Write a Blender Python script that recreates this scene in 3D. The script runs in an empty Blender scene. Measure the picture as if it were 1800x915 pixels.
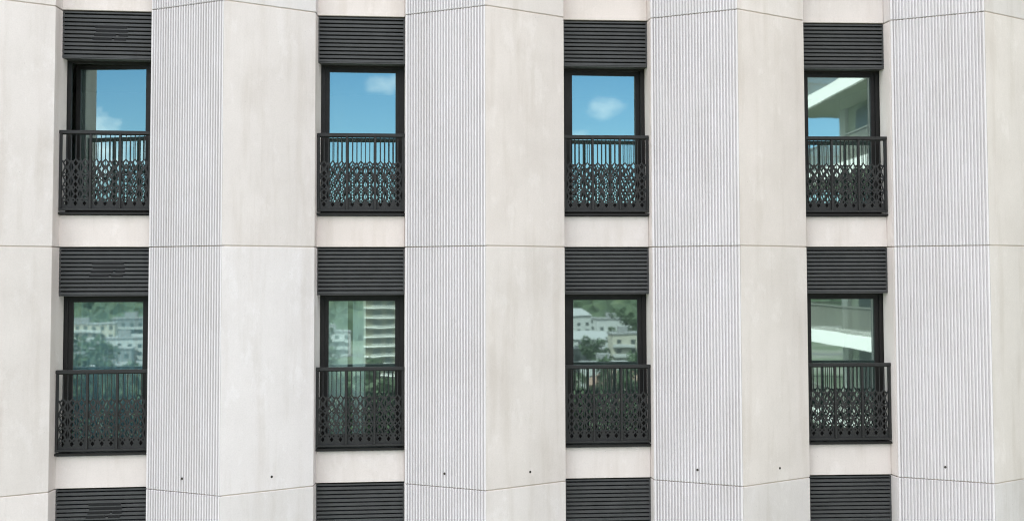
import bpy, bmesh, math, random
from mathutils import Vector, Matrix
R = math.radians
random.seed(7)
S = bpy.context.scene
COL = S.collection

# ------------------------------------------------------------------ camera, world, sun, exposure
CAM_Z = 30.0                                  # eye height above the ground in the valley
cd = bpy.data.cameras.new('camera'); cam = bpy.data.objects.new('camera', cd); COL.objects.link(cam)
S.camera = cam
cd.sensor_width = 36.0; cd.lens = 46.4; cd.shift_y = -0.0487
cd.clip_start = 0.5; cd.clip_end = 6000
YAW, PITCH, ROLL = 0.0973, 0.0527, -0.0027
cam.matrix_world = (Matrix.Translation((-1.2154, -15.7385, CAM_Z)) @ Matrix.Rotation(-YAW, 4, 'Z')
                    @ Matrix.Rotation(math.pi/2 + PITCH, 4, 'X') @ Matrix.Rotation(ROLL, 4, 'Z'))

SUN_EL, SUN_ROT = R(52), R(-40)               # behind the building and a little to the left
w = bpy.data.worlds.new('World'); S.world = w; w.use_nodes = True
nt = w.node_tree; nt.nodes.clear()
def N(tree, kind, **kw):
    n = tree.nodes.new(kind)
    for k, v in kw.items(): setattr(n, k, v)
    return n
out = N(nt, 'ShaderNodeOutputWorld'); bg = N(nt, 'ShaderNodeBackground'); bg.inputs['Strength'].default_value = 0.07
sky = N(nt, 'ShaderNodeTexSky', sky_type='NISHITA', sun_disc=False, sun_elevation=SUN_EL, sun_rotation=SUN_ROT,
        altitude=300, air_density=0.85, dust_density=0.2, ozone_density=2.5)
L = nt.links.new
tc = N(nt, 'ShaderNodeTexCoord')
sep = N(nt, 'ShaderNodeSeparateXYZ'); L(tc.outputs['Generated'], sep.inputs[0])
def wm(op, a, b=None, c=None):
    n = N(nt, 'ShaderNodeMath', operation=op)
    for i, v in enumerate((a, b, c)):
        if v is None: continue
        if isinstance(v, (int, float)): n.inputs[i].default_value = v
        else: L(v, n.inputs[i])
    return n.outputs[0]
# unseen high cloud, added to neutralise the light: direction projected on a flat layer
zz = wm('ADD', sep.outputs['Z'], 0.12)
cx_, cy_ = wm('DIVIDE', sep.outputs['X'], zz), wm('DIVIDE', sep.outputs['Y'], zz)
cmb = N(nt, 'ShaderNodeCombineXYZ'); L(cx_, cmb.inputs[0]); L(cy_, cmb.inputs[1])
n1 = N(nt, 'ShaderNodeTexNoise'); n1.inputs['Scale'].default_value = 1.1; n1.inputs['Detail'].default_value = 9; n1.inputs['Roughness'].default_value = .6
L(cmb.outputs[0], n1.inputs['Vector'])
hi = N(nt, 'ShaderNodeMapRange'); hi.inputs['From Min'].default_value = .26; hi.inputs['From Max'].default_value = .44; L(n1.outputs['Fac'], hi.inputs['Value'])
hb = N(nt, 'ShaderNodeMapRange'); hb.inputs['From Min'].default_value = .165; hb.inputs['From Max'].default_value = .25; L(sep.outputs['Z'], hb.inputs['Value'])
sb = N(nt, 'ShaderNodeMapRange'); sb.inputs['From Min'].default_value = .60; sb.inputs['From Max'].default_value = .74; L(wm('ABSOLUTE', sep.outputs['X']), sb.inputs['Value'])
high = wm('MULTIPLY', hi.outputs[0], wm('MAXIMUM', hb.outputs[0], sb.outputs[0]))      # side cloud banks added for neutral light, clear only low down straight ahead
# low cumulus puffs in the sky the windows look at: (x, z, half width, half height) of the direction
n2 = N(nt, 'ShaderNodeTexNoise'); n2.inputs['Scale'].default_value = 55; n2.inputs['Detail'].default_value = 8; n2.inputs['Roughness'].default_value = .62
mp = N(nt, 'ShaderNodeMapping'); mp.inputs['Scale'].default_value = (1, 1, 1.6); L(tc.outputs['Generated'], mp.inputs['Vector']); L(mp.outputs[0], n2.inputs['Vector'])
back = wm('LESS_THAN', sep.outputs['Y'], 0)
PUFFS = [(-.495, .094, .036, .034, .9), (-.455, .090, .024, .016, .8), (.024, .146, .018, .010, .55), (.036, .150, .012, .007, .5), (.224, .130, .016, .011, .6), (.204, .109, .012, .008, .45), (.03, .05, .05, .010, .2)]
low = None
for (px, pz, hw_, hh_, amt) in PUFFS:
    dx = wm('DIVIDE', wm('SUBTRACT', sep.outputs['X'], px), hw_)
    dz = wm('DIVIDE', wm('SUBTRACT', sep.outputs['Z'], pz), hh_)
    r2 = wm('ADD', wm('MULTIPLY', dx, dx), wm('MULTIPLY', dz, dz))
    d = wm('SUBTRACT', wm('ADD', wm('MULTIPLY', n2.outputs['Fac'], 2.6), -.55), r2)
    m = N(nt, 'ShaderNodeMapRange'); m.inputs['From Min'].default_value = 0; m.inputs['From Max'].default_value = 1.5; L(d, m.inputs['Value'])
    v = wm('MULTIPLY', m.outputs[0], amt)
    low = v if low is None else wm('MAXIMUM', low, v)
low = wm('MULTIPLY', low, back)
cl = wm('MAXIMUM', wm('MULTIPLY', high, .95), low)
hs = N(nt, 'ShaderNodeHueSaturation'); hs.inputs['Saturation'].default_value = 1.25; hs.inputs['Hue'].default_value = .493; L(sky.outputs[0], hs.inputs['Color'])
mixc = N(nt, 'ShaderNodeMix', data_type='RGBA'); L(cl, mixc.inputs['Factor']); L(hs.outputs[0], mixc.inputs['A']); mixc.inputs['B'].default_value = (11.2, 11.2, 11.7, 1)
L(mixc.outputs['Result'], bg.inputs['Color']); L(bg.outputs[0], out.inputs[0])

sl = bpy.data.lights.new('sun', 'SUN'); sl.energy = 4.0; sl.angle = R(.5); sl.color = (1, .975, .94)
so = bpy.data.objects.new('sun', sl); COL.objects.link(so)
sd = Vector((math.sin(SUN_ROT)*math.cos(SUN_EL), math.cos(SUN_ROT)*math.cos(SUN_EL), math.sin(SUN_EL)))
so.rotation_euler = sd.to_track_quat('Z', 'Y').to_euler(); so.location = (0, 0, 120)
S.view_settings.view_transform = 'Standard'; S.view_settings.look = 'None'
S.view_settings.exposure = 2.12; S.view_settings.gamma = 1.0
S.cycles.filter_width = 1.1

# ------------------------------------------------------------------ materials
def mat(name, color, rough=.6, metal=0.0, spec=.5):
    m = bpy.data.materials.new(name); m.use_nodes = True
    b = m.node_tree.nodes['Principled BSDF']
    b.inputs['Base Color'].default_value = (*color, 1); b.inputs['Roughness'].default_value = rough
    b.inputs['Metallic'].default_value = metal; b.inputs['Specular IOR Level'].default_value = spec
    return m
def noise(t, scale, detail=4, rough=.55, vec=None, mapping=None):
    n = N(t, 'ShaderNodeTexNoise'); n.inputs['Scale'].default_value = scale; n.inputs['Detail'].default_value = detail; n.inputs['Roughness'].default_value = rough
    if vec is not None:
        if mapping:
            m = N(t, 'ShaderNodeMapping'); m.inputs['Scale'].default_value = mapping; t.links.new(vec, m.inputs['Vector']); vec = m.outputs[0]
        t.links.new(vec, n.inputs['Vector'])
    return n.outputs['Fac']
def ramp(t, fac, stops):
    r = N(t, 'ShaderNodeValToRGB'); e = r.color_ramp.elements
    while len(e) < len(stops): e.new(.5)
    for x, (p, c) in zip(e, stops): x.position = p; x.color = (*c, 1) if len(c) == 3 else c
    t.links.new(fac, r.inputs[0]); return r.outputs[0]
def mixrgb(t, mode, fac, a, b):
    m = N(t, 'ShaderNodeMix', data_type='RGBA', blend_type=mode)
    for s, v in (('Factor', fac), ('A', a), ('B', b)):
        i = m.inputs[s] if s == 'Factor' else [q for q in m.inputs if q.name == s and q.type == 'RGBA'][0]
        if isinstance(v, (int, float)): i.default_value = v
        elif isinstance(v, tuple): i.default_value = (*v, 1)
        else: t.links.new(v, i)
    return [o for o in m.outputs if o.type == 'RGBA'][0]
def g(v): return (v, v, v)

def concrete(name, base, blot=1.0, bump=True):
    m = mat(name, base, .82, spec=.25); t = m.node_tree; b = t.nodes['Principled BSDF']
    geo = N(t, 'ShaderNodeNewGeometry'); pos = geo.outputs['Position']
    oi = N(t, 'ShaderNodeObjectInfo')
    c = mixrgb(t, 'MULTIPLY', 1.0, base, oi.outputs['Color'])
    big = ramp(t, noise(t, 1.3, 5, .6, pos), [(.30, (.94, .935, .93)), (.52, g(1)), (.72, (1.045, 1.045, 1.05))])
    c = mixrgb(t, 'MULTIPLY', blot, c, big)
    st = ramp(t, noise(t, 1.0, 5, .65, pos, (5, 5, .55)), [(.34, (.93, .92, .905)), (.5, g(1)), (.75, g(1.02))])
    c = mixrgb(t, 'MULTIPLY', blot, c, st)
    pat = ramp(t, noise(t, 3.1, 9, .72, pos, (1, 1, .6)), [(.555, g(1)), (.60, (1.05, 1.058, 1.068)), (.8, (1.11, 1.12, 1.14))])
    c = mixrgb(t, 'MULTIPLY', blot*.8, c, pat)
    sp = ramp(t, noise(t, 60, 3, .6, pos), [(.3, g(.96)), (.5, g(1)), (.7, g(1.03))])
    c = mixrgb(t, 'MULTIPLY', 1.0, c, sp)
    pores = ramp(t, noise(t, 42, 2, .5, pos), [(.22, g(.72)), (.265, g(1)), (1, g(1))])
    c = mixrgb(t, 'MULTIPLY', .7, c, pores)
    t.links.new(c, b.inputs['Base Color'])
    if not bump: return m
    bp = N(t, 'ShaderNodeBump'); bp.inputs['Strength'].default_value = .16; bp.inputs['Distance'].default_value = .006
    t.links.new(noise(t, 9, 7, .6, pos), bp.inputs['Height']); t.links.new(bp.outputs[0], b.inputs['Normal'])
    return m
M = {}
M['smooth'] = concrete('smooth_concrete', (.658, .606, .592))
M['fluted'] = concrete('fluted_concrete', (.614, .585, .592), .5, False)
M['sealant'] = mat('joint_sealant', (.58, .50, .44), .85)
def metal(name, col, rough):
    m = mat(name, col, rough, .0, .3); t = m.node_tree; b = t.nodes['Principled BSDF']
    pos = N(t, 'ShaderNodeNewGeometry').outputs['Position']
    t.links.new(mixrgb(t, 'MULTIPLY', 1, col, ramp(t, noise(t, 5, 5, .6, pos), [(.3, g(.85)), (.7, g(1.12))])), b.inputs['Base Color'])
    t.links.new(ramp(t, noise(t, 14, 4, .6, pos), [(.3, g(rough*.85)), (.7, g(rough*1.15))]), b.inputs['Roughness'])
    return m
M['rail'] = metal('powder_coated_railing', (.020, .0195, .0195), .55)
M['louver'] = metal('anthracite_louver_paint', (.054, .054, .055), .55)
M['frame'] = metal('dark_bronze_frame', (.0085, .0072, .0065), .55)
M['black'] = mat('duct_black', (.004, .004, .005), .9)
M['backing'] = mat('louver_backing', (.012, .012, .014), .8)
M['gasket'] = mat('rubber_gasket', (.008, .008, .008), .6)
M['hole'] = mat('tie_hole_dark', (.03, .025, .02), .9)
def glass_mat():
    m = bpy.data.materials.new('tinted_window_glass'); m.use_nodes = True; t = m.node_tree; t.nodes.clear()
    o = N(t, 'ShaderNodeOutputMaterial'); mx = N(t, 'ShaderNodeMixShader')
    tr = N(t, 'ShaderNodeBsdfTransparent'); tr.inputs[0].default_value = (.70, .84, .80, 1)
    gl = N(t, 'ShaderNodeBsdfGlossy'); gl.inputs['Roughness'].default_value = .016; gl.inputs['Color'].default_value = (.74, .94, .885, 1)
    fr = N(t, 'ShaderNodeFresnel'); fr.inputs['IOR'].default_value = 1.5
    f = N(t, 'ShaderNodeMath', operation='ADD', use_clamp=True); f.inputs[1].default_value = .315; t.links.new(fr.outputs[0], f.inputs[0])
    bp = N(t, 'ShaderNodeBump'); bp.inputs['Strength'].default_value = .025; bp.inputs['Distance'].default_value = .01
    pos = N(t, 'ShaderNodeNewGeometry').outputs['Position']
    t.links.new(noise(t, 2.2, 1, .4, pos), bp.inputs['Height']); t.links.new(bp.outputs[0], gl.inputs['Normal'])
    t.links.new(f.outputs[0], mx.inputs[0]); t.links.new(tr.outputs[0], mx.inputs[1]); t.links.new(gl.outputs[0], mx.inputs[2]); df = N(t, 'ShaderNodeBsdfDiffuse'); df.inputs[0].default_value = (.42, .60, .55, 1)      # diffuse veil added over the glass to lift its dark reflections
    m2 = N(t, 'ShaderNodeMixShader'); t.links.new(ramp(t, noise(t, 1.6, 5, .6, pos, (1, 1, .5)), [(.3, g(.035)), (.7, g(.07))]), m2.inputs[0])
    t.links.new(mx.outputs[0], m2.inputs[1]); t.links.new(df.outputs[0], m2.inputs[2]); t.links.new(m2.outputs[0], o.inputs[0])
    return m
M['glass'] = glass_mat()
M['room'] = mat('room_plaster', (.30, .29, .27), .8)
M['floor'] = mat('room_floor', (.12, .09, .07), .5)
def cloth(name, col, transl=.4):
    m = bpy.data.materials.new(name); m.use_nodes = True; t = m.node_tree; t.nodes.clear()
    o = N(t, 'ShaderNodeOutputMaterial'); mx = N(t, 'ShaderNodeMixShader'); mx.inputs[0].default_value = transl
    a = N(t, 'ShaderNodeBsdfDiffuse'); a.inputs[0].default_value = (*col, 1); b = N(t, 'ShaderNodeBsdfTranslucent'); b.inputs[0].default_value = (*col, 1)
    t.links.new(a.outputs[0], mx.inputs[1]); t.links.new(b.outputs[0], mx.inputs[2]); t.links.new(mx.outputs[0], o.inputs[0]); return m
M['curtain'] = cloth('white_curtain_cloth', (.86, .90, .94), .25); M['sheer'] = cloth('pale_teal_curtain_cloth', (.25, .42, .54))

# ------------------------------------------------------------------ mesh helpers
def bx(bm, x0, x1, y0, y1, z0, z1, mi=0):
    v = [bm.verts.new(p) for p in ((x0,y0,z0),(x1,y0,z0),(x1,y1,z0),(x0,y1,z0),(x0,y0,z1),(x1,y0,z1),(x1,y1,z1),(x0,y1,z1))]
    for f in ((3,2,1,0),(4,5,6,7),(0,1,5,4),(1,2,6,5),(2,3,7,6),(3,0,4,7)):
        bm.faces.new([v[i] for i in f]).material_index = mi
def prism(bm, rings, mi=0, edge_mi=None):
    """rings: list of (z, [(x,y)...]) bottom to top, same count, counter-clockwise seen from above"""
    vs = [[bm.verts.new((x, y, z)) for x, y in pts] for z, pts in rings]
    n = len(vs[0])
    for a, b in zip(vs, vs[1:]):
        for i in range(n):
            bm.faces.new((a[i], a[(i+1) % n], b[(i+1) % n], b[i])).material_index = edge_mi(i, n) if edge_mi else mi
    bm.faces.new(list(reversed(vs[0]))).material_index = mi; bm.faces.new(vs[-1]).material_index = mi
def yzprism(bm, pts, x0, x1, mi=0):
    a = [bm.verts.new((x0, y, z)) for y, z in pts]; b = [bm.verts.new((x1, y, z)) for y, z in pts]
    n = len(pts)
    for i in range(n): bm.faces.new((a[i], a[(i+1) % n], b[(i+1) % n], b[i])).material_index = mi
    bm.faces.new(list(reversed(a))).material_index = mi; bm.faces.new(b).material_index = mi
def mesh(name, bm, mats, bevel=0):
    if bevel:
        bmesh.ops.bevel(bm, geom=[e for e in bm.edges], offset=bevel, segments=1, affect='EDGES')
    bmesh.ops.recalc_face_normals(bm, faces=bm.faces)
    me = bpy.data.meshes.new(name); bm.to_mesh(me); bm.free()
    for m in (mats if isinstance(mats, (list, tuple)) else [mats]): me.materials.append(M[m] if isinstance(m, str) else m)
    return me
def obj(name, me, parent=None, loc=(0,0,0), rz=0, color=None):
    o = bpy.data.objects.new(name, me); COL.objects.link(o); o.parent = parent; o.location = loc; o.rotation_euler = (0, 0, rz)
    if color: o.color = (*color, 1)
    return o
def thing(name, label, cat, loc=(0,0,0), rz=0, group=None):
    o = obj(name, None, None, loc, rz); o['label'] = label; o['category'] = cat
    if group: o['group'] = group
    return o
def tag(o, label, cat, group=None):
    o['label'] = label; o['category'] = cat
    if group: o['group'] = group
    return o
def struct(o): o['kind'] = 'structure'; return o

# ------------------------------------------------------------------ the facade
PITCHX, W1, D1, W2, D2, KAP = 3.099, .9473, .6591, 1.0434, .6514, -.0043
FH = 2.9; J0 = CAM_Z + .4124; YS = .83; HW = .545; GAP = .0055; YB = 1.06
def joint(k): return J0 + FH*k
def pier_y(i): return KAP*((i-2)*PITCHX)**2
ROWS = (2, 1, 0, -1); PIERS = range(-1, 6); BAYS = range(-1, 5)

building = thing('apartment_building', 'pale concrete apartment building with folded fluted piers and dark framed windows', 'building', (0, 0, 0))

# plan outlines, ridge at the origin, counter-clockwise from above (y grows into the building)
nf = Vector((-D1, -W1)).normalized()          # outward normal of the fluted face
ns = Vector((D2, -W2)).normalized()
def along(p, n, d): return (p[0]+n.x*d, p[1]+n.y*d)
RIDGE, FC, SC = (0, 0), (-W1, D1), (W2, D2)
tS = Vector((W2, D2)).normalized(); tF = Vector((-W1, D1)).normalized()
def pier_outline(ins):
    a = (tS.x*.004 - ns.x*ins, tS.y*.004 - ns.y*ins)
    rec = .058
    return [along(FC, nf, -rec), (-W1+.002+ins, D1+.05+ins), (-W1-.0015+ins, YS-.004), (-W1-.0015-.0+ins, YB), (W2+.052-ins, YB), (W2+.0164+.036-ins, YS+.2),
            (W2+.0164-ins, YS-.004), (W2+.0164*.3-ins, D2+.03), along(SC, tS, -ins*1.0) if False else (SC[0]-ns.x*ins-ins*.4, SC[1]-ns.y*ins), a, (-tS.x*0 - nf.x*rec + .012, -nf.y*rec+.012)][::1]
def ccw(p):
    a = sum(p[i][0]*p[(i+1) % len(p)][1]-p[(i+1) % len(p)][0]*p[i][1] for i in range(len(p)))
    return p if a > 0 else p[::-1]
def panel_rings(f, top, bot, ch=.006):
    full, ins = ccw(f(0)), ccw(f(ch))
    return [(bot, ins), (bot+ch, full), (top-ch, full), (top, ins)]
bm = bmesh.new(); prism(bm, panel_rings(pier_outline, -GAP, -FH+GAP)); pier_me = mesh('pier_panel', bm, 'smooth')
NFL, MARG, DEP = 27, .034, .0285
LF = math.hypot(W1, D1)
def fl_outline(ins):
    pts = []
    def at(s, d): return (tF.x*s - nf.x*d, tF.y*s - nf.y*d)
    pts += [at(.000, .0025+ins), at(.004, ins), at(MARG-.012, ins+.004)]
    p = (LF-2*MARG)/NFL
    for i in range(NFL):
        for a, d in ((.02, 1), (.20, .97), (.25, .80), (.29, .22), (.34, .06), (.43, .0), (.57, .0), (.66, .06), (.71, .22), (.75, .80), (.80, .97), (.98, 1)):
            pts.append(at(MARG + (i+a)*p, ins + DEP*d))
    pts += [at(LF-MARG+.006, ins), at(LF-.005, ins), at(LF, .005+ins), at(LF-.002, .072), at(.03, .072)]
    return pts
bm = bmesh.new(); 
prism(bm, panel_rings(fl_outline, -GAP, -FH+GAP, .005)); fl_me = mesh('fluted_face', bm, 'fluted')
def core_outline(d):
    return ccw([(-W1+.006 - nf.x*.046, D1 - nf.y*.046), (-W1+.012, YB-.03), (W2-.0, YB-.03), (W2-.010, D2+.010), (.022, .0265), (.02*tF.x - nf.x*.046, .02*tF.y - nf.y*.046)])
bm = bmesh.new(); prism(bm, [(0, core_outline(0)), (FH*len(ROWS), core_outline(0))]); core_me = mesh('joint_sealant', bm, 'sealant')
bm = bmesh.new(); bmesh.ops.create_cone(bm, cap_ends=True, segments=14, radius1=.0155, radius2=.0155, depth=.004); hole_me = mesh('tie_hole', bm, 'hole')

TINT = {}
def tint(rng, a=.03):
    v = 1 + rng.uniform(-a, a*.8); h = rng.uniform(-.018, .018)
    return (v*(1+h), v, v*(1-h))
rng = random.Random(11)
SPEC = {(1, 1): (.97, .965, .96), (1, 0): (1.03, 1.045, 1.07), (2, 1): (.99, .97, .95), (2, 0): (.985, .975, .96), (3, 1): (1.005, .98, .955), (3, 0): (1.02, 1.005, .985),  # casting tone per panel; left-to-right brightness of the light also painted in
        (0, 1): (.97, .965, .955), (0, 0): (.955, .95, .935), (4, 1): (1.08, 1.065, 1.045), (4, 0): (1.07, 1.06, 1.04)}
for i in PIERS:
    x, y = (i-2)*PITCHX, pier_y(i)
    obj('joint_sealant', core_me, building, (x, y, joint(-2)))
    for k in ROWS:
        c = SPEC.get((i, k)) or tint(rng)
        p = obj('pier_panel', pier_me, building, (x, y, joint(k)), 0, c)
        f = obj('fluted_face', fl_me, p, (0, 0, 0), 0, g(1+rng.uniform(-.02, .015)))
        if k == 0:
            for (fx, n, t_, s, dep) in ((0, nf, tF, .50, -.001), (0, ns, tS, .545, .0005))[:1 if i == 0 else 2]:
                L_ = LF if n is nf else math.hypot(W2, D2)
                px, py = t_.x*L_*s + n.x*(-dep if n is nf else .0005), t_.y*L_*s + n.y*(-dep if n is nf else .0005)
                h = obj('tie_hole', hole_me, p, (px, py, -FH+.165))
                h.rotation_euler = Vector((n.x, n.y, 0)).to_track_quat('Z', 'Y').to_euler()

# --- bay parts, local origin: bay centre, spandrel front plane, storey top joint
bm = bmesh.new(); bx(bm, -HW+.0015, HW-.0015, 0, .22, -FH+GAP, -2.508); spandrel_me = mesh('spandrel_panel', bm, 'smooth', .005)

ZL = -.578; NS = 11
def louver_bm(duct):
    bm = bmesh.new(); y0 = .012
    bx(bm, -HW+.003, -HW+.018, y0, y0+.10, ZL, -.012); bx(bm, HW-.018, HW-.003, y0, y0+.10, ZL, -.012)
    bx(bm, -HW+.018, HW-.018, y0+.002, y0+.10, -.030, -.012)
    bx(bm, -HW+.003, HW-.003, y0+.004, .235, ZL-.012, ZL-.001)      # soffit plate under the louver
    p = (abs(ZL)-.036)/NS
    for s in range(NS):
        zt = -.034 - s*p
        pts = [(y0+.005, zt-p*.34), (y0+.002, zt-p*.40), (y0+.002, zt-p*.95), (y0+.005, zt-p), (y0+.010, zt-p), (y0+.012, zt-p*.90), (y0+.055, zt-p*.28), (y0+.05, zt-p*.22), (y0+.016, zt-p*.34)]
        yzprism(bm, pts[::-1], -HW+.018, HW-.018)
    bx(bm, -HW+.019, HW-.019, y0+.052, y0+.06, ZL, -.03, 1)
    if duct:
        for r, xa, xb in ((3, -.15, .23), (4, -.14, .24), (5, -.16, .10), (5, .13, .24), (6, -.18, .05), (6, .08, .22)):
            zt = -.034 - r*p
            bx(bm, xa, xb, y0, y0+.03, zt-p*.60, zt+.004, 2)
    return bm
louver_me = mesh('louver', louver_bm(False), ['louver', 'backing', 'black']); louver_duct_me = mesh('louver', louver_bm(True), ['louver', 'backing', 'black'])

XL, XR, ZT, ZB = -HW+.036, HW-.002, -.565, -2.462
def ring(bm, x0, x1, z0, z1, w, y0, y1, wb=None, mi=0):
    wb = wb or w
    bx(bm, x0, x0+w, y0, y1, z0, z1, mi); bx(bm, x1-w, x1, y0, y1, z0, z1, mi)
    bx(bm, x0+w, x1-w, y0, y1, z1-w, z1, mi); bx(bm, x0+w, x1-w, y0, y1, z0, z0+wb, mi)
bm = bmesh.new(); ring(bm, XL, XR, ZB, ZT, .052, .205, .285); ring(bm, XL+.046, XR-.046, ZB+.046, ZT-.046, .008, .215, .275, mi=1)
frame_me = mesh('window', bm, ['frame', 'gasket'])
SX0, SX1, SZ0, SZ1 = XL+.055, XR-.055, ZB+.055, ZT-.048
def sash_mesh(px):                             # px: hinge x, mesh is local to the hinge
    bm = bmesh.new(); ring(bm, SX0-px, SX1-px, SZ0, SZ1, .050, .0, .055, .075); ring(bm, SX0+.048-px, SX1-.048-px, SZ0+.073, SZ1-.048, .007, .004, .05, mi=1)
    return mesh('sash', bm, ['frame', 'gasket'])
def pane_mesh(px):
    bm = bmesh.new(); v = [bm.verts.new((x-px, .028, z)) for x, z in ((SX0+.05, SZ0+.076), (SX1-.05, SZ0+.076), (SX1-.05, SZ1-.05), (SX0+.05, SZ1-.05))]; bm.faces.new(v)
    return mesh('pane', bm, 'glass')
def handle_mesh(px, side):
    bm = bmesh.new(); x = (SX0+.018 if side < 0 else SX1-.028) - px
    bx(bm, x, x+.012, .055, .075, -1.55, -1.42); return mesh('handle', bm, 'frame')
SASH = {s: (sash_mesh(SX0 if s > 0 else SX1), pane_mesh(SX0 if s > 0 else SX1), handle_mesh(SX0 if s > 0 else SX1, s)) for s in (-1, 1)}   # s: side that opens

bm = bmesh.new(); yzprism(bm, [(-.050, -2.500), (-.050, -2.474), (.24, -2.464), (.24, -2.500)], -HW-.004, HW+.004); sill_me = mesh('sill', bm, 'frame')

# railing: rails, posts, and the laser-cut sheet between the posts
ZR = -1.478; ZRB = -2.452
bm = bmesh.new(); bx(bm, -HW+.002, HW-.002, -.052, .008, ZR-.042, ZR); toprail_me = mesh('top_rail', bm, 'rail', .003)
bm = bmesh.new(); bx(bm, -HW+.004, HW-.004, -.045, .002, ZRB-.0, ZRB+.026); botrail_me = mesh('bottom_rail', bm, 'rail', .002)
bm = bmesh.new(); bx(bm, -.013, .013, -.047, .005, ZRB+.026, ZR-.042); post_me = mesh('post', bm, 'rail', .002)
PXS = [-HW+.020, -HW+.020+(2*HW-.04)/3, -HW+.020+2*(2*HW-.04)/3, HW-.020]
PW = PXS[1]-PXS[0]-.026; PT, PBt = ZR-.042, ZRB+.026; PH = PT-PBt
def lattice_mesh():
    cu = bpy.data.curves.new('lattice', 'CURVE'); cu.dimensions = '2D'; cu.fill_mode = 'BOTH'; cu.extrude = .002
    def poly(pts):
        s = cu.splines.new('POLY'); s.points.add(len(pts)-1); s.use_cyclic_u = True
        for q, (x, y) in zip(s.points, pts): q.co = (x, y, 0, 1)
    poly([(-PW/2, PBt), (PW/2, PBt), (PW/2, PT), (-PW/2, PT)])
    P = PW/3; b = .0052
    z = lambda f: PT - f*PH
    dcols = [-PW/2 + P*(i+.5) for i in range(3)]; bars = [-PW/2 + P*i for i in range(4)]
    sh = .062                                   # slots between the upright bars
    for xd in dcols:
        for sgn in (-1, 1):
            xa, xb = xd + sgn*b, xd + sgn*(P/2 - b)
            if abs(xd + sgn*P/2) > PW/2 - .001: xb = xd + sgn*(P/2 - .004)
            pts = [(xa, z(.012)), (xb, z(.012)), (xb, z(.352)), (xd+sgn*P*.31, z(.364)), (xa+sgn*.004, z(.336)), (xa, z(.325))]
            poly(pts)
    cl = [.372, .548, .722, .888]; 
    for xd in dcols:
        for n, f in enumerate(cl):
            zc = z(f); sc = 1 - .03*n
            hw_, hh_ = P*.245*sc, PH*.0405*sc; off = PH*.0435
            def dia(x, zc_, a, h): poly([(x, zc_-h), (x+a, zc_), (x, zc_+h), (x-a, zc_)])
            if n: dia(xd, zc+off, hw_, hh_)
            dia(xd, zc-off if n else z(.392), hw_, hh_*(1 if n else 1.08))
            if n:
                for s in (-1, 1): dia(xd+s*P*.235, zc, P*.115*sc, PH*.0175*sc)
    for x in bars:
        for n in range(3):
            zc = z(((cl[n]+cl[n+1])/2 + .002) if n else .447); sc = 1 - .06*n; h = PH*.067*sc; a = P*.33*sc
            for s in (-1, 1):
                if abs(x + s*.01) > PW/2: continue
                e = .004; h2 = PH*.068*sc; a2 = P*.235*sc
                poly([(x+s*e, zc-h2), (x+s*(e+a2*.9), zc-h2*.10), (x+s*(e+a2*.9), zc+h2*.10), (x+s*e, zc+h2)])
    o = bpy.data.objects.new('tmp', cu); COL.objects.link(o)
    dg = bpy.context.evaluated_depsgraph_get(); me = bpy.data.meshes.new_from_object(o.evaluated_get(dg))
    bpy.data.objects.remove(o); me.name = 'lattice_panel'
    me.transform(Matrix.Rotation(math.pi/2, 4, 'X')); me.materials.clear(); me.materials.append(M['rail'])
    return me
lattice_me = lattice_mesh()

bm = bmesh.new(); rx, ry0, ry1, rz0, rz1 = 1.25, .30, 4.2, -2.50, -.42
bx(bm, -rx-.03, -rx, ry0, ry1, rz0, rz1); bx(bm, rx, rx+.03, ry0, ry1, rz0, rz1); bx(bm, -rx, rx, ry1-.03, ry1, rz0, rz1); bx(bm, -rx, rx, ry0, ry1-.03, rz1, rz1+.03)
bx(bm, -rx, rx, ry0, ry1-.03, rz0-.03, rz0, 1)
bx(bm, -rx, XL+.02, ry0-.002, ry0+.02, rz0, rz1); bx(bm, XR-.02, rx, ry0-.002, ry0+.02, rz0, rz1); bx(bm, XL+.02, XR-.02, ry0-.002, ry0+.02, ZT-.02, rz1)
room_me = mesh('room', bm, ['room', 'floor'])

OPEN = {(0, 1): (-1, 11), (2, 1): (1, 2.5)}     # (bay, storey): opening side, degrees ajar
BAYPOS = {}
for bI in BAYS:
    xm = (bI-2)*PITCHX + (W2+.0164 + PITCHX-W1-.0015)/2
    ym = KAP*xm*xm + YS; sl_ = math.atan(2*KAP*xm)
    for k in ROWS:
        loc = (xm, ym, joint(k)); BAYPOS[bI, k] = (loc, sl_)
        obj('spandrel_panel', spandrel_me, building, loc, sl_, tuple(q*z_ for q, z_ in zip(tint(rng, .02), (.955, .935, .915))))
        lv = obj('louver', louver_duct_me if bI == 0 else louver_me, building, loc, sl_)
        if bI == 0: lv['label'] = 'dark slatted louver with black duct openings between its slats'
        wn = obj('window', frame_me, building, loc, sl_)
        side, deg = OPEN.get((bI, k), (1, 0))
        sm, pm, hm = SASH[side]
        hx = SX0 if side > 0 else SX1
        a = R(deg) * (1 if side > 0 else -1)
        for nm, me_ in (('sash', sm), ('pane', pm), ('handle', hm)): obj(nm, me_, wn, (hx, .232, 0), a)
        obj('sill', sill_me, wn)
        rl = obj('railing', toprail_me, building, loc, sl_)
        obj('bottom_rail', botrail_me, rl)
        for px in PXS: obj('post', post_me, rl, (px, 0, 0))
        for q in range(3): obj('lattice_panel', lattice_me, rl, ((PXS[q]+PXS[q+1])/2, -.012, 0))
        obj('room', room_me, building, loc, sl_)

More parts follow.
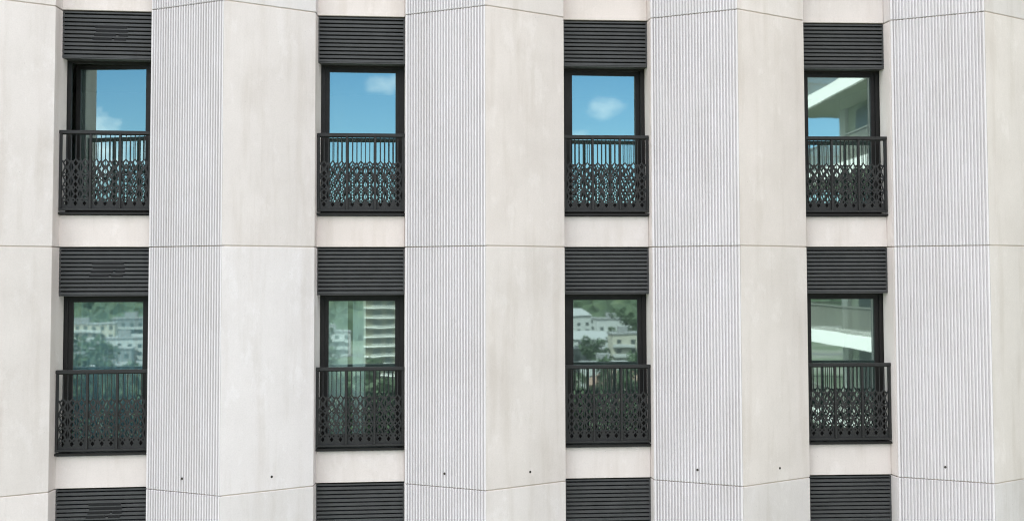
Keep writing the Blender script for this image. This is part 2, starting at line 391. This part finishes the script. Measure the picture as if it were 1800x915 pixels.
# the storeys above and below, the end walls, the roof
ztop, zbot = joint(2), joint(-2)
bm = bmesh.new()
for i in PIERS:
    dx, dy = (i-2)*PITCHX, pier_y(i)
    o_ = ccw([(-W1+dx, D1+dy), (dx, dy), (W2+dx, D2+dy), (W2+.05+dx, YB), (-W1-.002+dx, YB)])
    prism(bm, [(ztop+GAP, o_), (ztop+11, o_)]); prism(bm, [(0, o_), (zbot-GAP, o_)])
bx(bm, -10.3, 10.4, YB-.12, 5.6, ztop+.05, ztop+11); bx(bm, -10.3, 10.4, YB-.12, 5.6, 0, zbot-.05)
bx(bm, -10.9, -10.3, .3, 17, 0, ztop+11); bx(bm, 10.4, 11, .3, 17, 0, ztop+11); bx(bm, -10.3, 10.4, 5.6, 17, 0, ztop+11)
bx(bm, -11, 11.1, -.3, 17.2, ztop+11.002, ztop+11.5)
obj('wall', mesh('wall', bm, 'smooth'), building)

# curtains behind two of the lower windows
def curtain_mesh(x0, x1, amp, waves, m, z0=-2.44, z1=-.60):
    bm = bmesh.new(); n = int(waves*10); prev = None
    for i in range(n+1):
        s = i/n; x = x0+(x1-x0)*s; y = amp*math.sin(s*waves*2*math.pi)*(1+.4*math.sin(s*17.3)) + amp*.6*math.sin(s*waves*.37*2*math.pi+1)
        c = (bm.verts.new((x, y, z0)), bm.verts.new((x+.004*math.sin(s*40), y*.8, z1)))
        if prev: bm.faces.new((prev[0], c[0], c[1], prev[1]))
        prev = c
    me = mesh('curtain', bm, m)
    for p in me.polygons: p.use_smooth = True
    return me
def curtain(bI, k, x0, x1, amp, waves, m, label, dy=.345):
    (lx, ly, lz), s = BAYPOS[bI, k]
    me = curtain_mesh(x0, x1, amp, waves, m)
    o = obj('curtain', me, None, (lx - math.sin(s)*dy, ly + math.cos(s)*dy, lz), s)
    tag(o, label, 'curtain', 'curtains behind the lower windows')
curtain(1, 0, -HW+.03, -.165, .006, 3, 'curtain', 'wide white curtain at the left of the lower window with a narrow gap beside it')
curtain(1, 0, -.10, .06, .006, 2, 'curtain', 'narrow white curtain right of the gap in the lower second window')
curtain(0, 0, -HW+.06, HW+.1, .022, 11, 'sheer', 'teal sheer curtain hanging in folds behind the lower leftmost window')

# ------------------------------------------------------------------ the place the windows look out on
def ground_mat():
    m = mat('valley_ground', (.09, .10, .06), .95); t = m.node_tree; pos = N(t, 'ShaderNodeNewGeometry').outputs['Position']
    t.links.new(ramp(t, noise(t, .02, 6, .6, pos), [(.35, (.03, .05, .02)), (.5, (.05, .07, .035)), (.66, (.13, .13, .11))]), t.nodes['Principled BSDF'].inputs['Base Color']); return m
M['ground'] = ground_mat()
bm = bmesh.new(); v = [bm.verts.new(p) for p in ((-2600, -2600, 0), (2600, -2600, 0), (2600, 2600, 0), (-2600, 2600, 0))]; bm.faces.new(v)
struct(obj('ground', mesh('ground', bm, 'ground')))
M['asphalt'] = mat('asphalt', (.06, .06, .062), .9); M['line'] = mat('road_paint', (.75, .75, .72), .7)
def road(x0, x1, y0, y1):
    bm = bmesh.new(); bx(bm, x0, x1, y0, y1, -.3, .06); struct(obj('road', mesh('road', bm, 'asphalt')))
road(-130, -30, -548, -516); road(-140, -110, -900, -300.2); road(-60, 320, -520, -508)
bm = bmesh.new(); 
for i in range(14): bx(bm, -125+i*6.5, -122+i*6.5, -546, -518, .064, .078)
struct(obj('road_markings', mesh('road_markings', bm, 'line')))
def hill_mat():
    m = mat('wooded_hillside', (.05, .08, .04), .95); t = m.node_tree; pos = N(t, 'ShaderNodeNewGeometry').outputs['Position']
    t.links.new(ramp(t, noise(t, .05, 8, .7, pos), [(.3, (.022, .04, .02)), (.5, (.05, .085, .04)), (.7, (.10, .13, .07))]), t.nodes['Principled BSDF'].inputs['Base Color']); return m
M['hill'] = hill_mat()
bm = bmesh.new(); NX, NY = 90, 26; gv = []
r2 = random.Random(3)
for j in range(NY):
    row = []
    for i in range(NX):
        x = -1500 + 3000*i/(NX-1); y = -700 - 1100*j/(NY-1)
        h = 62*min(1, j/12)**1.3*(1+.35*math.sin(x*.006+1)+.2*math.sin(x*.017+y*.01)) + (r2.uniform(-2.5, 2.5) if j else -2)
        row.append(bm.verts.new((x, y, h)))
    gv.append(row)
for j in range(NY-1):
    for i in range(NX-1): bm.faces.new((gv[j][i], gv[j][i+1], gv[j+1][i+1], gv[j+1][i]))
struct(obj('hills', mesh('hills', bm, 'hill')))

def hill_z(x, y):
    j = (-700 - y)/1100*25
    return 62*min(1, max(0, j)/12)**1.3*(1+.35*math.sin(x*.006+1)+.2*math.sin(x*.017+y*.01))
def wood_mat():
    m = mat('woodland_foliage', (.05, .08, .03), .9); t = m.node_tree; pos = N(t, 'ShaderNodeNewGeometry').outputs['Position']
    t.links.new(ramp(t, noise(t, .09, 8, .75, pos), [(.32, (.012, .022, .011)), (.5, (.026, .045, .022)), (.68, (.055, .075, .036))]), t.nodes['Principled BSDF'].inputs['Base Color']); return m
M['wood'] = wood_mat()
rw = random.Random(5)
ib = bmesh.new(); bmesh.ops.create_icosphere(ib, subdivisions=2, radius=1); ib.verts.ensure_lookup_table()
iv = [v.co.copy() for v in ib.verts]; jf = [[v.index for v in f.verts] for f in ib.faces]; ib.free()
vs, fs = [], []
for q in range(1500):
    y = -660 - 800*rw.random()**1.5; x = math.tan(rw.uniform(-.30, .30))*(-y)
    c = Vector((x, y, hill_z(x, y)+3)); r_ = rw.uniform(4, 9); b0 = len(vs)
    vs += [tuple(c + Vector((p.x, p.y, p.z*1.1))*r_*rw.uniform(.75, 1.2)) for p in iv]
    fs += [[b0+i for i in f] for f in jf]
me = bpy.data.meshes.new('woodland'); me.from_pydata(vs, [], fs); me.materials.append(M['wood'])
wl = obj('woodland', me); wl['kind'] = 'stuff'; wl['label'] = 'dark green woodland covering the hillside seen only in the window reflections'

# neighbouring building with rounded white balconies, reflected in the right-hand windows
M['white'] = mat('white_balcony_render', (.80, .79, .77), .7); M['render'] = mat('shaded_beige_render', (.23, .27, .21), .85); M['rendlight'] = mat('pale_render', (.34, .36, .33), .85)  # beige walls: shade under the balconies put into the grey-green colour
M['balrail'] = mat('bronze_balcony_rail', (.16, .16, .14), .5); M['soffit'] = mat('shaded_balcony_soffit', (.20, .23, .17), .8); M['dglass'] = mat('dark_window_glass', (.03, .04, .04), .45)  # soffit colour darkened to carry the shade beneath each slab
nb = thing('apartment_building', 'tall building with rounded white balconies mirrored in the two rightmost windows', 'building', (12.5, -36, 0))
bm = bmesh.new(); bx(bm, 1.6, 24, 2.2, 30, 0, 52); obj('wall', mesh('wall', bm, 'render'), nb)
def rrect(x0, x1, y0, y1, r, n=8):
    p = []
    for cx, cy, a0 in ((x0+r, y0+r, math.pi), (x1-.1, y0+.1, 1.5*math.pi), (x1-.1, y1-.1, 0), (x0+r, y1-r, .5*math.pi)):
        rr = r if cx == x0+r else .1
        for i in range(n+1): a = a0 + i/n*math.pi/2; p.append((cx+rr*math.cos(a), cy+rr*math.sin(a)))
    return p
bm = bmesh.new(); o_ = rrect(0, 6, 0, 29, 1.5); prism(bm, [(-.46, o_), (0, o_)]); slab_me = mesh('balcony', bm, 'white')
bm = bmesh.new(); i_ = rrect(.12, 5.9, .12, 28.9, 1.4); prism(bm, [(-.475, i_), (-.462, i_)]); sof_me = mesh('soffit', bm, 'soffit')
bm = bmesh.new(); path = rrect(.08, 6, .08, 28.9, 1.42, 10)
pl = path[:11] + []                            # far rounded corner, then along the long side and the near corner
line = []
def addline(a, b, step):
    d = math.dist(a, b); n = max(1, int(d/step))
    for q in range(n): line.append((a[0]+(b[0]-a[0])*q/n, a[1]+(b[1]-a[1])*q/n))
ring_pts = [(5.5, .08)] + list(reversed(path[:11])) + list(reversed(path[-11:])) + [(1.6, 28.9)]
for a, b in zip(ring_pts, ring_pts[1:]): addline(a, b, .11)
for (x, y) in line: bx(bm, x-.008, x+.008, y-.012, y+.012, 0, .92)
for a, b in zip(ring_pts, ring_pts[1:]):
    n = Vector((b[1]-a[1], a[0]-b[0])).normalized()*.03 if math.dist(a, b) > 1e-6 else Vector((.03, 0))
    q = ccw([(a[0]+n.x, a[1]+n.y), (b[0]+n.x, b[1]+n.y), (b[0]-n.x, b[1]-n.y), (a[0]-n.x, a[1]-n.y)]); prism(bm, [(.92, q), (.97, q)])
brail_me = mesh('balcony_rail', bm, 'balrail')
bm = bmesh.new(); bx(bm, 1.53, 1.6-.004, 4.5, 7.5, .1, 2.3); bx(bm, 1.53, 1.596, 12, 15, .1, 2.3); bx(bm, 1.53, 1.596, 19, 22, .1, 2.3); bd_me = mesh('window', bm, 'dglass')
bm = bmesh.new(); bx(bm, 1.45, 1.59, 8.3, 10.2, 0, 2.52); bx(bm, 1.45, 1.59, 2.4, 3.3, 0, 2.52); col_me = mesh('wall_pier', bm, 'rendlight')
for k in range(-8, 8):
    s_ = obj('balcony', slab_me, nb, (0, 0, 28.1+3*k)); obj('soffit', sof_me, s_); obj('balcony_rail', brail_me, s_)
    obj('window', bd_me, nb, (0, 0, 28.1+3*k)); obj('wall_pier', col_me, nb, (0, 0, 28.1+3*k))

# balcony tower far behind the camera, mirrored in the lower second window
M['cream'] = mat('shaded_cream_render', (.16, .16, .12), .85); M['tglass'] = mat('pale_window_glass', (.09, .11, .11), .2)  # olive wall colour has the shade behind the balconies painted in
tw = thing('apartment_tower', 'distant olive tower with stacked pale balcony bands mirrored in the lower second window', 'building', (3, -393, 0))
bm = bmesh.new(); bx(bm, 0, 34, -16, 0, 0, 46); obj('wall', mesh('wall', bm, 'cream'), tw)
bm = bmesh.new(); bx(bm, 0, 2.5, .02, 1.2, -.2, .06); bx(bm, 2.5, 34, .02, 1.9, -.2, .06); bx(bm, 2.5, 34, 1.8, 1.9, .5, .62); band_me = mesh('balcony', bm, 'white')
bm = bmesh.new(); bx(bm, 2.8, 5.2, .004, .05, .2, 2.3); bx(bm, 7, 9, .004, .05, .2, 2.3); bx(bm, 11, 14, .004, .05, .2, 2.3); bx(bm, 16, 18, .004, .05, .2, 2.3); bx(bm, 20, 24, .004, .05, .2, 2.3); twin_me = mesh('window', bm, 'tglass')
for k in range(15):
    obj('balcony', band_me, tw, (0, 0, 1+2.95*k)); obj('window', twin_me, tw, (0, 0, 1+2.95*k))

# houses and blocks of the valley
HM = {n: mat(n+'_house_render', c, .85) for n, c in {'white': (.30, .31, .31), 'cream': (.28, .27, .23), 'grey': (.13, .14, .145), 'sand': (.30, .28, .23)}.items()}
RM = {n: mat(n+'_roof', c, .85) for n, c in {'red': (.17, .11, .085), 'grey': (.20, .21, .22), 'flat': (.16, .165, .17)}.items()}
rh = random.Random(9)
def house(x, y, wd, dp, h, colr, roof, label, rz=0):
    t = thing('flat_roofed_block' if roof == 'flat' else 'house', label, 'building' if roof == 'flat' else 'house', (x, y, 0), rz, 'buildings of the valley mirrored in the windows')
    bm = bmesh.new(); bx(bm, -wd/2, wd/2, -dp/2, dp/2, 0, h); obj('wall', mesh('wall', bm, HM[colr]), t)
    bm = bmesh.new()
    if roof == 'flat':
        bx(bm, -wd/2-.3, wd/2+.3, -dp/2-.3, dp/2+.3, h+.003, h+.5); bx(bm, -wd*.2, wd*.1, -2, 2, h+.5, h+2.6)
    else:
        a = [bm.verts.new(p) for p in ((-wd/2-.6, -dp/2-.6, h), (wd/2+.6, -dp/2-.6, h), (wd/2+.6, dp/2+.6, h), (-wd/2-.6, dp/2+.6, h))]
        rg = [bm.verts.new((-wd/2+dp*.35, 0, h+dp*.28)), bm.verts.new((wd/2-dp*.35, 0, h+dp*.28))]
        for f in ((a[0], a[1], rg[1], rg[0]), (a[2], a[3], rg[0], rg[1]), (a[1], a[2], rg[1]), (a[3], a[0], rg[0]), (a[3], a[2], a[1], a[0])): bm.faces.new(f)
    obj('roof', mesh('roof', bm, RM[roof]), t)
    fl = int(h//3); n = max(2, int(wd//3.2))
    if roof == 'flat':
        bm = bmesh.new(); bx(bm, -wd*.48, wd*.30, dp/2+.003, dp/2+1.2, 0, .9); bme = mesh('balcony', bm, HM['white'])
        for f in range(1, fl): obj('balcony', bme, t, (0, 0, 3*f-.2))
    bm = bmesh.new(); bx(bm, -.7, .7, 0, .06, .9, 2.3); wme = mesh('window', bm, 'dglass')
    for f in range(fl):
        for q in range(n):
            obj('window', wme, t, (-wd/2 + (q+.5)*wd/n, dp/2+.004, f*3))
house(-62, -455, 22, 12, 7, 'grey', 'flat', 'long grey low block among trees mirrored in the lower leftmost window')
house(-55, -470, 14, 11, 10, 'white', 'flat', 'tall white block mirrored near the middle of the lower leftmost window')
house(-52, -395, 24, 14, 5, 'grey', 'flat', 'wide grey hall with pale flat roof mirrored low in the leftmost window')
house(-82, -560, 26, 12, 12, 'cream', 'flat', 'cream apartment block high in the leftmost window reflection')
house(-66, -600, 18, 12, 13, 'grey', 'flat', 'grey apartment block before the wooded hill at upper leftmost reflection')
house(-52, -350, 16, 10, 5, 'white', 'grey', 'white cottage with grey roof mirrored at lower left')
house(48, -330, 12, 10, 8, 'white', 'flat', 'white cubic house mirrored at the bottom left of the lower third window')
house(56, -420, 20, 12, 7, 'grey', 'flat', 'grey long house with pale roof edge mirrored in the middle third window')
house(64, -400, 9, 11, 13, 'cream', 'flat', 'narrow cream block mirrored at the right of the lower third window')
house(78, -520, 14, 10, 14, 'white', 'flat', 'white stepped block among trees at the upper right of the third window')
house(74, -600, 14, 12, 12, 'white', 'flat', 'white striped block at the upper left of the third window reflection')
house(46, -290, 15, 10, 6, 'sand', 'red', 'sand coloured house with brown roof mirrored low in the third window')
house(-38, -300, 14, 10, 6, 'cream', 'red', 'cream house with brown hipped roof between the trees mirrored below')

for q in range(14):
    a = -.16 + .33*(q+.5)/14 + rh.uniform(-.01, .01); d = rh.uniform(560, 860) if q % 2 else rh.uniform(430, 560)
    if abs(a-.03) < .03: continue
    c_, r_ = rh.choice(('white', 'cream', 'grey', 'grey', 'sand')), rh.choice(('flat', 'flat', 'grey'))
    house(math.tan(a)*d, -d, rh.uniform(14, 30), 11, rh.uniform(6, 15), c_, r_, 'small %s %s mirrored at the foot of the hill' % (c_, 'flat block' if r_ == 'flat' else 'house, %s roof' % ('brown' if r_ == 'red' else r_)))
# trees
M['bark'] = mat('bark', (.07, .05, .035), .9)
def leaf_mat(c):
    m = mat('foliage', c, .7); t = m.node_tree; pos = N(t, 'ShaderNodeNewGeometry').outputs['Position']
    t.links.new(ramp(t, noise(t, .9, 4, .6, pos), [(.3, tuple(q*.6 for q in c)), (.55, c), (.75, tuple(q*1.6 for q in c))]), t.nodes['Principled BSDF'].inputs['Base Color']); return m
M['leaf'] = leaf_mat((.035, .062, .025))
def tree_meshes(seed, h, r):
    rr = random.Random(seed)
    bm = bmesh.new(); bmesh.ops.create_cone(bm, cap_ends=True, segments=8, radius1=.32, radius2=.1, depth=h*.7, matrix=Matrix.Translation((0, 0, h*.35)))
    for q in range(5):
        a = rr.uniform(0, 6.28); mt = Matrix.Translation((math.cos(a)*r*.25, math.sin(a)*r*.25, h*.55)) @ Matrix.Rotation(a, 4, 'Z') @ Matrix.Rotation(.7, 4, 'Y')
        bmesh.ops.create_cone(bm, cap_ends=True, segments=6, radius1=.13, radius2=.04, depth=r*.9, matrix=mt)
    tr = mesh('trunk', bm, 'bark')
    bm = bmesh.new()
    cl_ = [(Vector((rr.gauss(0, .42)*r, rr.gauss(0, .42)*r, h*.62 + rr.gauss(0, .16)*h)), rr.uniform(.18, .34)*r) for _ in range(22)]
    for c, cr in cl_:
        for _ in range(95):
            d = Vector((rr.gauss(0, 1), rr.gauss(0, 1), rr.gauss(0, 1))).normalized()*cr*rr.uniform(.6, 1.05); p = c+d
            u = Vector((rr.gauss(0, 1), rr.gauss(0, 1), rr.gauss(0, 1))).normalized(); v_ = u.cross(Vector((rr.gauss(0, 1), rr.gauss(0, 1), rr.gauss(0, 1)))).normalized(); s = rr.uniform(.22, .5)
            bm.faces.new([bm.verts.new(p+u*s), bm.verts.new(p+v_*s*.6), bm.verts.new(p-u*s), bm.verts.new(p-v_*s*.6)])
    me = bpy.data.meshes.new('crown'); bm.to_mesh(me); bm.free(); me.materials.append(M['leaf'])
    return tr, me
KT = [tree_meshes(1, 11, 4.2), tree_meshes(2, 14, 5.0), tree_meshes(3, 9, 3.6)]
rt = random.Random(21)
spots = []
extra = [(-.01, 135), (.015, 150), (.03, 128), (.045, 160), (.0, 172), (.06, 140), (.135, 390), (.16, 460), (.125, 500), (.145, 560), (.158, 215), (.12, 212), (.14, 222), (-.12, 240), (-.14, 260), (-.10, 230)]
spots = [(math.tan(a)*d, -d) for a, d in extra]
while len(spots) < 120:
    a = rt.uniform(-.20, .20); d = rt.choice((rt.uniform(205, 300), rt.uniform(205, 300), rt.uniform(330, 640)))
    x, y = math.tan(a)*d, -d
    if abs(x-20) < 22 and -395 < y < -365 or (-.16 < a < -.08 and 320 < d < 580) or -.025 < a < .06 or (.10 < a < .18 and d > 225): continue
    if any(math.dist((x, y), s) < 7 for s in spots): continue
    spots.append((x, y))
for n, (x, y) in enumerate(spots):
    tr, cr = KT[n % 3]
    t = thing('broadleaf_tree', 'broadleaf tree of the valley seen only as green in the window reflections', 'tree', (x, y, 0), rt.uniform(0, 6.28), 'trees of the valley mirrored in the windows')
    s = rt.uniform(.8, 1.3); t.scale = (s, s, s)
    obj('trunk', tr, t); obj('crown', cr, t)
